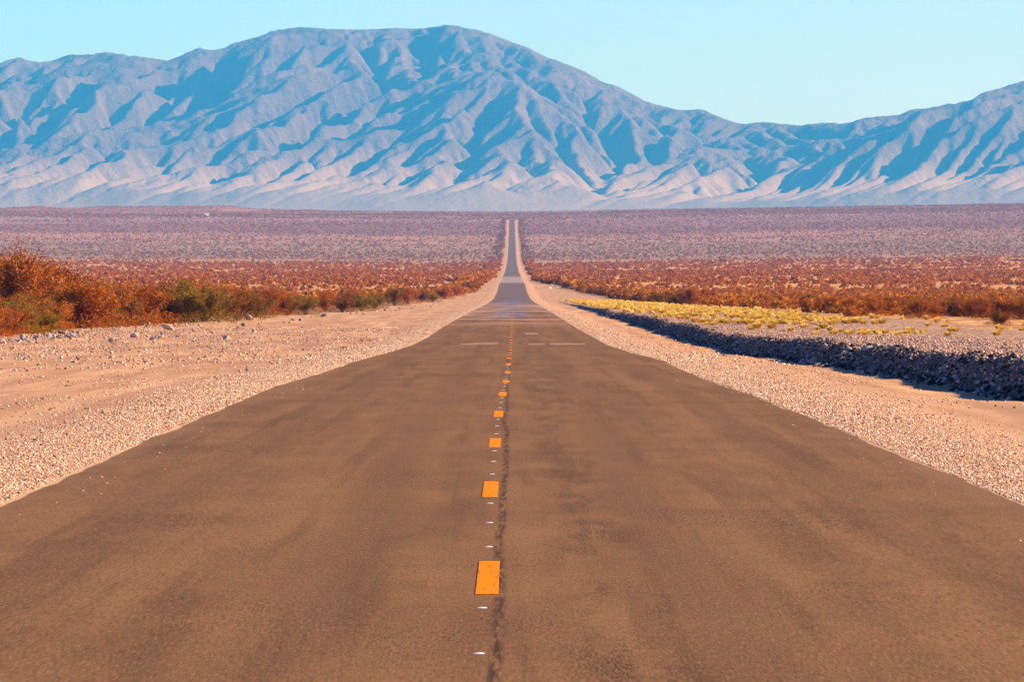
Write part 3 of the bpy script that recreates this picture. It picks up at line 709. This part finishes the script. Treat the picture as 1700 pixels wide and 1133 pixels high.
def mass(name, X, Y, S, m, per, leaf, seed, label, flat_=1.0, zf=T):
    r = np.random.RandomState(seed); n = len(X); Z = zf(X, Y)
    u_ = r.normal(size=(n, per, 3)); u_ /= np.linalg.norm(u_, axis=2, keepdims=True)
    rad = r.uniform(0.25, 1.0, (n, per, 1)) ** 0.5
    P = u_ * rad; P[:, :, 2] = np.abs(P[:, :, 2]) * 0.95
    P = P * np.stack([S * 0.75, S * 0.75, S], 1)[:, None, :] * np.array([1, 1, flat_])
    C = (P + np.stack([X, Y, Z], 1)[:, None, :]).reshape(-1, 3)
    sz = np.repeat(S, per) * leaf
    V, F = quads_from(C, 1, r, sz, 1.3)
    V[:, 2] = np.maximum(V[:, 2], np.repeat(Z, per * 4) - 0.02)
    tone = np.clip(np.repeat(r.uniform(0, 1, n), per) * 0.7 + r.uniform(0, 0.35, n * per), 0, 1)
    o = link(name, mesh_np(name, V, F, False, [m], {'tone': ('FACE', tone)})); tag(o, label, 'scrub', None, 'stuff'); return o
a_, b__ = SX[rest], SY[rest]; s_ = SS[rest]
k1 = b__ < 1300; k2 = (b__ >= 1300) & (b__ < 3750 + 900 * (np.random.RandomState(4).uniform(size=len(a_)) - 0.5) + 400 * vnoise(a_ / 80, b__ / 300, 9)); k3 = ~k1 & ~k2
mass('scrub', a_[k1], b__[k1], s_[k1], M_SCRUB, 90, 0.22, 1, 'rusty scrub carpeting the desert beyond the roadside shrubs')
mass('scrub', a_[k2], b__[k2], s_[k2], M_SCRUB, 26, 0.42, 2, 'orange brown scrub covering the foot of the rising fan')
mass('scrub', a_[k3], b__[k3], s_[k3], M_SCRUBF, 10, 0.62, 3, 'grey mauve scrub speckling the far fan up to the mountain foot')

# ------------------------------------------------------------------ yellow grass
def tuft_mesh(seed):
    r = np.random.RandomState(seed); n = 330
    az = r.uniform(0, 2 * math.pi, n); lean = r.uniform(0, 1, n) ** 0.7
    b0 = np.stack([np.cos(az) * 0.22 * lean, np.sin(az) * 0.22 * lean, np.zeros(n)], 1)
    L_ = r.uniform(0.6, 1.0, n)
    mid = b0 + np.stack([np.cos(az) * 0.30 * lean, np.sin(az) * 0.30 * lean, 0.62 * L_], 1)
    tip = mid + np.stack([np.cos(az) * 0.42 * lean, np.sin(az) * 0.42 * lean, 0.38 * L_ * (1 - 0.9 * lean)], 1)
    sd = np.stack([-np.sin(az), np.cos(az), 0 * az], 1); w = 0.022
    V = np.stack([b0 - sd * w, b0 + sd * w, mid + sd * w, mid - sd * w, tip + sd * w * 0.3, tip - sd * w * 0.3], 1).reshape(-1, 3)
    i = np.arange(n) * 6
    F = np.concatenate([np.stack([i, i + 1, i + 2, i + 3], 1), np.stack([i + 3, i + 2, i + 4, i + 5], 1)])
    tn = r.uniform(0, 1, n)
    return mesh_np('grass_tuft', V, F, False, [M_STRAW], {'tone': ('FACE', np.concatenate([tn * 0.6, tn]))})
TM = [tuft_mesh(90 + i) for i in range(3)]
r = np.random.RandomState(8)
n = 7600
gy_ = np.sqrt(r.uniform(150 ** 2, 900 ** 2, n)); gx_ = r.uniform(9.0, 27, n)
dn = fbm(gx_ / 3.0, gy_ / 14.0, 91, 3)
inn = (gx_ > np.interp(gy_, [200, 260], [10.0, 9.2]) + 0.8 * dn) & ((gx_ < np.interp(gy_, [150, 215, 260, 400, 900], [11, 17, 19.5, 20.5, 18]) + 2 * dn) | ((r.uniform(size=n) < 0.10) & (gy_ < 520))) & (dn > np.interp(gy_, [140, 180, 225, 900], [0.26, 0.15, -0.14, -0.16]))
gx_, gy_ = gx_[inn], gy_[inn]; gs_ = r.uniform(0.16, 0.40, len(gx_)) * np.interp(gy_, [190, 260], [0.75, 1.0]); o_ = np.argsort(-gs_ / gy_)
src = []
for q, i in enumerate(o_[:300]):
    x, y = float(gx_[i]), float(gy_[i])
    if q < 3: o = link('grass_tuft', TM[q]); src.append(o)
    else: o = src[q % 3].copy(); COL.objects.link(o)
    o.location = (x, y, float(T(x, y)) - 0.01); o.rotation_euler = (0, 0, r.uniform(0, 6.28)); s = float(gs_[i]); o.scale = (s * 1.25, s * 1.25, s)
    lab = 'pale yellow dry grass clump standing apart on the stony flat' if y < 205 else 'pale yellow dry grass clump in the yellow strip beyond the dark bank'
    tag(o, lab, 'grass clump', 'yellow grass clumps on the flat above the bank')
i = o_[300:]
mass('dry_grass', gx_[i], gy_[i], gs_[i] * 1.1, M_STRAW, 60, 0.30, 4, 'yellow dry grass filling the strip beyond the dark bank')

# ------------------------------------------------------------------ rocks
def ico():
    p = (1 + 5 ** 0.5) / 2
    V = np.array([(-1, p, 0), (1, p, 0), (-1, -p, 0), (1, -p, 0), (0, -1, p), (0, 1, p), (0, -1, -p), (0, 1, -p), (p, 0, -1), (p, 0, 1), (-p, 0, -1), (-p, 0, 1)], float)
    V /= np.linalg.norm(V[0])
    F = [(0, 11, 5), (0, 5, 1), (0, 1, 7), (0, 7, 10), (0, 10, 11), (1, 5, 9), (5, 11, 4), (11, 10, 2), (10, 7, 6), (7, 1, 8), (3, 9, 4), (3, 4, 2), (3, 2, 6), (3, 6, 8), (3, 8, 9), (4, 9, 5), (2, 4, 11), (6, 2, 10), (8, 6, 7), (9, 8, 1)]
    V = V.tolist(); cache = {}; F2 = []
    def mid(a, b):
        k = (min(a, b), max(a, b))
        if k not in cache:
            m = (np.array(V[a]) + V[b]) / 2; V.append((m / np.linalg.norm(m)).tolist()); cache[k] = len(V) - 1
        return cache[k]
    for a, b, c in F:
        x, y, z = mid(a, b), mid(b, c), mid(c, a); F2 += [(a, x, z), (b, y, x), (c, z, y), (x, y, z)]
    return np.array(V), np.array(F2)
IV, IF = ico()
def rock_mesh(seed, m, blocky=0.0):
    r = np.random.RandomState(seed); V = IV.copy()
    for q in range(14):                                  # cut facets
        nrm = r.normal(size=3); nrm /= np.linalg.norm(nrm); d = r.uniform(0.32, 0.62)
        t_ = V @ nrm - d; V = V - np.clip(t_, 0, None)[:, None] * nrm
    if blocky: V = np.clip(V, -0.55, 0.55)
    V = V * 1.25 * r.uniform(0.6, 1.15, 3) * (1, 1, 0.8) + r.normal(size=V.shape) * 0.02
    return mesh_np('rock', V * 0.6, IF, False, [m])
RM = {k: [rock_mesh(200 + i + 10 * j, m) for i in range(4)] for j, (k, m) in enumerate((('pale', M_ROCKP), ('brown', M_ROCKD), ('grey', M_ROCKG), ('white', M_ROCKW)))}
BLOCK = rock_mesh(300, M_ROCKP, 1.0)
def rock(kind, x, y, s, label, group, sink=0.15, me=None):
    o = link('rock', me or RM[kind][rng.randint(4)])
    o.rotation_euler = (rng.uniform(-.4, .4), rng.uniform(-.4, .4), rng.uniform(0, 6.28))
    o.scale = (s * rng.uniform(0.85, 1.25), s * rng.uniform(0.85, 1.2), s * rng.uniform(0.7, 1.1))
    o.location = (x, y, float(T(x, y)) + s * (0.40 - sink)); return tag(o, label, 'rock', group)
def px_rock(kind, px, py, wpx, label, group='stones along the left brush line', me=None):
    x, y = ray_ground(px, py); return rock(kind, x, y, wpx * y / FPX / 0.74, label, group, me=me)
px_rock('pale', 279, 548, 14, 'squared pale block of rock at the foot of the wide olive shrub', me=BLOCK)
px_rock('pale', 253, 565, 11, 'upright pale stone on bare sand below the squared block')
px_rock('grey', 414, 531, 13, 'blue grey rock in front of the brush, right of the wide olive shrub')
px_rock('pale', 186, 568, 11, 'flat white stone lying alone on the sand')
px_rock('pale', 224, 561, 12, 'bright pale stone among small ones left of the upright stone')
px_rock('pale', 267, 562, 8, 'small tan stone just right of the upright pale stone')
px_rock('pale', 375, 564, 9, 'white stone lying alone right of the squared block')
px_rock('pale', 185, 588, 9, 'small white stone well out on the sand toward the road')
px_rock('brown', 340, 596, 9, 'dark brown stone lying alone on smooth sand')
px_rock('grey', 38, 566, 13, 'grey stone, left of a pair on the sand near the left edge'); px_rock('pale', 46, 567, 9, 'pale stone touching the grey stone near the left edge')
px_rock('pale', 60, 563, 10, 'rounded pale stone right of the pair near the left edge')
for q in range(26):
    px_rock(('grey', 'grey', 'pale', 'brown')[rng.randint(4)], 80 + 40 * rng.uniform(0, 1) + rng.uniform(-4, 10), 551 + 15 * rng.uniform(0, 1), rng.uniform(4, 9), 'grey stone in the small heap under the gap in the brush', 'heap of grey stones')
for q in range(14):
    px_rock(('pale', 'brown')[rng.randint(2)], 78 + 30 * rng.uniform(0, 1), rng.uniform(532, 546), rng.uniform(4, 8), 'pink tan stone beneath the small near black shrub', 'tan stones in the gap of the brush')
for q in range(58):
    px = rng.uniform(0, 560); pb = np.interp(px, [0, 300, 560], [552, 552, 522]) + abs(rng.normal(0, 9))
    px_rock(('pale', 'brown', 'brown', 'grey')[rng.randint(4)], px, pb, rng.uniform(2.5, 6), 'small loose stone scattered between the brush and the sand track')
for q in range(24):
    px = rng.uniform(560, 720); pb = np.interp(px, [560, 720], [524, 506]) + rng.uniform(0, 4)
    px_rock(('pale', 'brown')[rng.randint(2)], px, pb, rng.uniform(2, 4.5), 'small stone on the verge where the brush line meets the road')
for q in range(26):
    px = rng.uniform(600, 738); 
    if q < 12: px = rng.uniform(604, 632)
    x, y = ray_ground(px, rng.uniform(467, 471)); rock('white', x, y, rng.uniform(0.5, 1.0) * y * 5.2 / FPX, 'white boulder in the low row of boulders in the left field', 'white boulders in the left field')
for px, py, w in ((915, 476, 7), (913, 480, 5), (926, 478, 4)):
    x, y = ray_ground(px, py); rock('white', x, y, w * y / FPX, 'white boulder beside the road where the dark bank begins', 'white boulders at the head of the bank')
# stones set in and on the bank
for q in range(100):
    y = float(np.exp(rng.uniform(math.log(72), math.log(420)))); x = float(bank_x(y)) + rng.uniform(-0.25, 0.85)
    s = rng.uniform(0.05, 0.15) * (1.25 if rng.uniform() < 0.15 else 1)
    top = x - float(bank_x(y)) > 0.5
    k = ('grey', 'brown', 'pale', 'grey')[rng.randint(4)]
    rock(k, x, y, s, 'sunlit stone on the lip of the dark bank' if top else 'stone jutting from the shaded face of the bank', 'stones of the bank', 0.22)
px_rock('pale', 1520, 617, 9, 'pink stone lying in the shade edge at the foot of the bank', 'stones of the bank'); px_rock('pale', 1546, 632, 8, 'white stone at the tip of the bank shadow', 'stones of the bank')

# gravel, as stuff
OV = np.array([(1, 0, 0), (-1, 0, 0), (0, 1, 0), (0, -1, 0), (0, 0, 1), (0, 0, -1)], float)
OF = np.array([(0, 2, 4), (2, 1, 4), (1, 3, 4), (3, 0, 4), (2, 0, 5), (1, 2, 5), (3, 1, 5), (0, 3, 5)])
def pebbles(name, X, Y, S, m, seed, label, zf=T):
    r = np.random.RandomState(seed); n = len(X); Z = zf(X, Y)
    a = r.uniform(0, 2 * math.pi, n); sc = np.stack([S, S * r.uniform(0.6, 1, n), S * r.uniform(0.4, 0.85, n)], 1)
    P = (OV[None] + r.uniform(-0.28, 0.28, (n, 6, 3))) * sc[:, None, :]
    c_, s_ = np.cos(a)[:, None], np.sin(a)[:, None]
    Q = np.stack([P[:, :, 0] * c_ - P[:, :, 1] * s_, P[:, :, 0] * s_ + P[:, :, 1] * c_, P[:, :, 2]], 2) + np.stack([X, Y, Z + S * 0.22], 1)[:, None, :]
    F = (OF[None] + (np.arange(n) * 6)[:, None, None]).reshape(-1, 3)
    tone = np.repeat(r.uniform(0, 1, n) ** 0.8, 8)
    o = link(name, mesh_np(name, Q.reshape(-1, 3), F, False, [m], {'tone': ('FACE', tone)})); tag(o, label, 'gravel', None, 'stuff'); return o
r = np.random.RandomState(3)
def band(n, y0, y1, s0, s1, w):
    y = r.uniform(y0, y1, n); sd = r.choice([-1, 1], n); d = np.abs(r.normal(0, w, n))
    e = np.where(sd < 0, -np.interp(y, EY, EL), np.interp(y, EY, ER)); x = sd * (e + 0.03 + d)
    s = r.uniform(s0, s1, n) * np.where(r.uniform(size=n) < 0.05, 1.6, 1); return x, y, s
B = [band(46000, 30, 62, 0.006, 0.014, 0.9), band(46000, 62, 115, 0.007, 0.018, 0.85), band(22000, 115, 230, 0.010, 0.026, 0.8), band(8000, 230, 500, 0.015, 0.035, 0.8)]
X_, Y_, S_ = [np.concatenate(v) for v in zip(*B)]
pebbles('gravel', X_, Y_, S_, M_PEB, 1, 'pale crushed gravel lining both road edges')
def wide(n, y0, y1, s0, s1):
    y = np.sqrt(r.uniform(y0 * y0, y1 * y1, n)); x = r.uniform(-1, 1, n) * np.minimum(y * 0.108, 26)
    s = s0 + (s1 - s0) * r.uniform(0, 1, n) ** 3
    k = (np.abs(x) > 4.5) & (x < 7.4) & (fbm(x / 2.0, y / 7.0, 95, 3) > -0.12 + 0.25 * r.uniform(-1, 1, n)); return x[k], y[k], s[k]
B = [wide(26000, 40, 120, 0.006, 0.03), wide(30000, 120, 300, 0.010, 0.06)]
X_, Y_, S_ = [np.concatenate(v) for v in zip(*B)]
pebbles('pebbles', X_, Y_, S_, M_PEB, 2, 'loose pebbles strewn over the sand verges')
# dark and grey chips on the left verge, below the brush
n = 30000; y = np.sqrt(r.uniform(95 ** 2, 290 ** 2, n)); x = -r.uniform(5.5, 27, n); k = (x > -y * 0.107) & (fbm(x / 3.0, y / 12.0, 97, 3) > 0.02 - 0.25 * sstep(-12, -20, x))
pebbles('pebbles', x[k], y[k], 0.012 + 0.055 * r.uniform(0, 1, k.sum()) ** 3.5, M_PEBG, 9, 'dark and grey stone chips scattered over the left verge')
n = 1500; y = r.uniform(170, 420, n); x = -(20.5 + r.normal(0, 1.5, n) + 1.5 * vnoise(y / 30, 0.5, 3)); k = fbm(x / 2.0, y / 9.0, 98, 2) > -0.12
pebbles('rubble', x[k], y[k], 0.03 + 0.10 * r.uniform(0, 1, k.sum()) ** 3, M_PEBG, 10, 'low broken rubble graded up against the left brush line')
n = 60000; y = np.exp(r.uniform(math.log(62), math.log(420), n)); x = bank_x(y) + 0.1 + 0.15 + np.abs(r.normal(0, 3.6, n)); s = 0.010 + 0.045 * r.uniform(0, 1, n) ** 3
pebbles('stones', x, y, s, M_PEBG, 4, 'broken brown stones paving the flat above the bank')
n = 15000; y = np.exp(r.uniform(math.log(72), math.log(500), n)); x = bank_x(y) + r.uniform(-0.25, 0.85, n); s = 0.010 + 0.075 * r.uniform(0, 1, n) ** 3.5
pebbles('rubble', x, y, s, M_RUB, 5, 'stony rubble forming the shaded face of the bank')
# a few chips thrown onto the asphalt
n = 160; y = r.uniform(22, 90, n); sd = r.choice([-1, 1], n); x = sd * (3.6 - np.abs(r.normal(0, 0.25, n)))
pebbles('chips', x, y, r.uniform(0.006, 0.013, n), M_PEB, 6, 'stray gravel chips lying on the asphalt edge', lambda X, Y: prof(Y) - 0.012 * (X / 3.66) ** 2)

# tiny white hut far out on the plain
x, y = ray_ground(343, 359)
hut = bpy.data.objects.new('hut', None); COL.objects.link(hut); hut.location = (x, y, float(T(x, y)))
M_HUT, t, b = mat('hut_wall', 0.7); t.links.new(mix_(t, noise_(t, pos_(t), 1.0), (0.70, 0.68, 0.64), (0.82, 0.80, 0.78)), b.inputs['Base Color'])
M_ROOF, t, b = mat('hut_roof', 0.5); t.links.new(mix_(t, noise_(t, pos_(t), 2.0), (0.75, 0.75, 0.75), (0.85, 0.85, 0.85)), b.inputs['Base Color'])
V = [(-2.4, -1.6, 0), (2.4, -1.6, 0), (2.4, 1.6, 0), (-2.4, 1.6, 0), (-2.4, -1.6, 2.4), (2.4, -1.6, 2.4), (2.4, 1.6, 2.4), (-2.4, 1.6, 2.4)]
link('wall', mesh_np('wall', V, [(0, 1, 5, 4), (1, 2, 6, 5), (2, 3, 7, 6), (3, 0, 4, 7)], False, [M_HUT]), hut)
V = [(-2.7, -1.9, 2.35), (2.7, -1.9, 2.35), (2.7, 0, 3.4), (-2.7, 0, 3.4), (-2.7, 1.9, 2.35), (2.7, 1.9, 2.35), (-2.7, -1.9, 2.45), (2.7, -1.9, 2.45), (2.7, 0, 3.52), (-2.7, 0, 3.52), (-2.7, 1.9, 2.45), (2.7, 1.9, 2.45)]
link('roof', mesh_np('roof', V, [(0, 1, 2, 3), (3, 2, 5, 4), (6, 9, 8, 7), (9, 10, 11, 8), (0, 6, 7, 1), (4, 5, 11, 10)], False, [M_ROOF]), hut)
tag(hut, 'tiny white hut alone on the far left edge of the plain', 'hut')

# ------------------------------------------------------------------ air
def box(name, x0, x1, y0, y1, z0, z1, m):
    V = [(x0, y0, z0), (x1, y0, z0), (x1, y1, z0), (x0, y1, z0), (x0, y0, z1), (x1, y0, z1), (x1, y1, z1), (x0, y1, z1)]
    return link(name, mesh_np(name, V, [(0, 3, 2, 1), (4, 5, 6, 7), (0, 1, 5, 4), (1, 2, 6, 5), (2, 3, 7, 6), (3, 0, 4, 7)], False, [m]))
mh = bpy.data.materials.new('haze'); mh.use_nodes = True; t = mh.node_tree
out = [n for n in t.nodes if n.type == 'OUTPUT_MATERIAL'][0]
for n_ in [n for n in t.nodes if n.type != 'OUTPUT_MATERIAL']: t.nodes.remove(n_)
pv = t.nodes.new('ShaderNodeVolumePrincipled'); pv.inputs['Density'].default_value = 5.8e-5
pv.inputs['Color'].default_value = (0.04, 0.36, 1.0, 1); pv.inputs['Absorption Color'].default_value = (0.75, 0.9, 1, 1); pv.inputs['Anisotropy'].default_value = 0.0
t.links.new(pv.outputs[0], out.inputs['Volume'])
try: mh.cycles.homogeneous_volume = True
except Exception: pass
hz = box('haze', -11000, 11000, -60, 35000, -3.0, 1750, mh); tag(hz, 'thin blue desert haze', None, None, 'stuff')
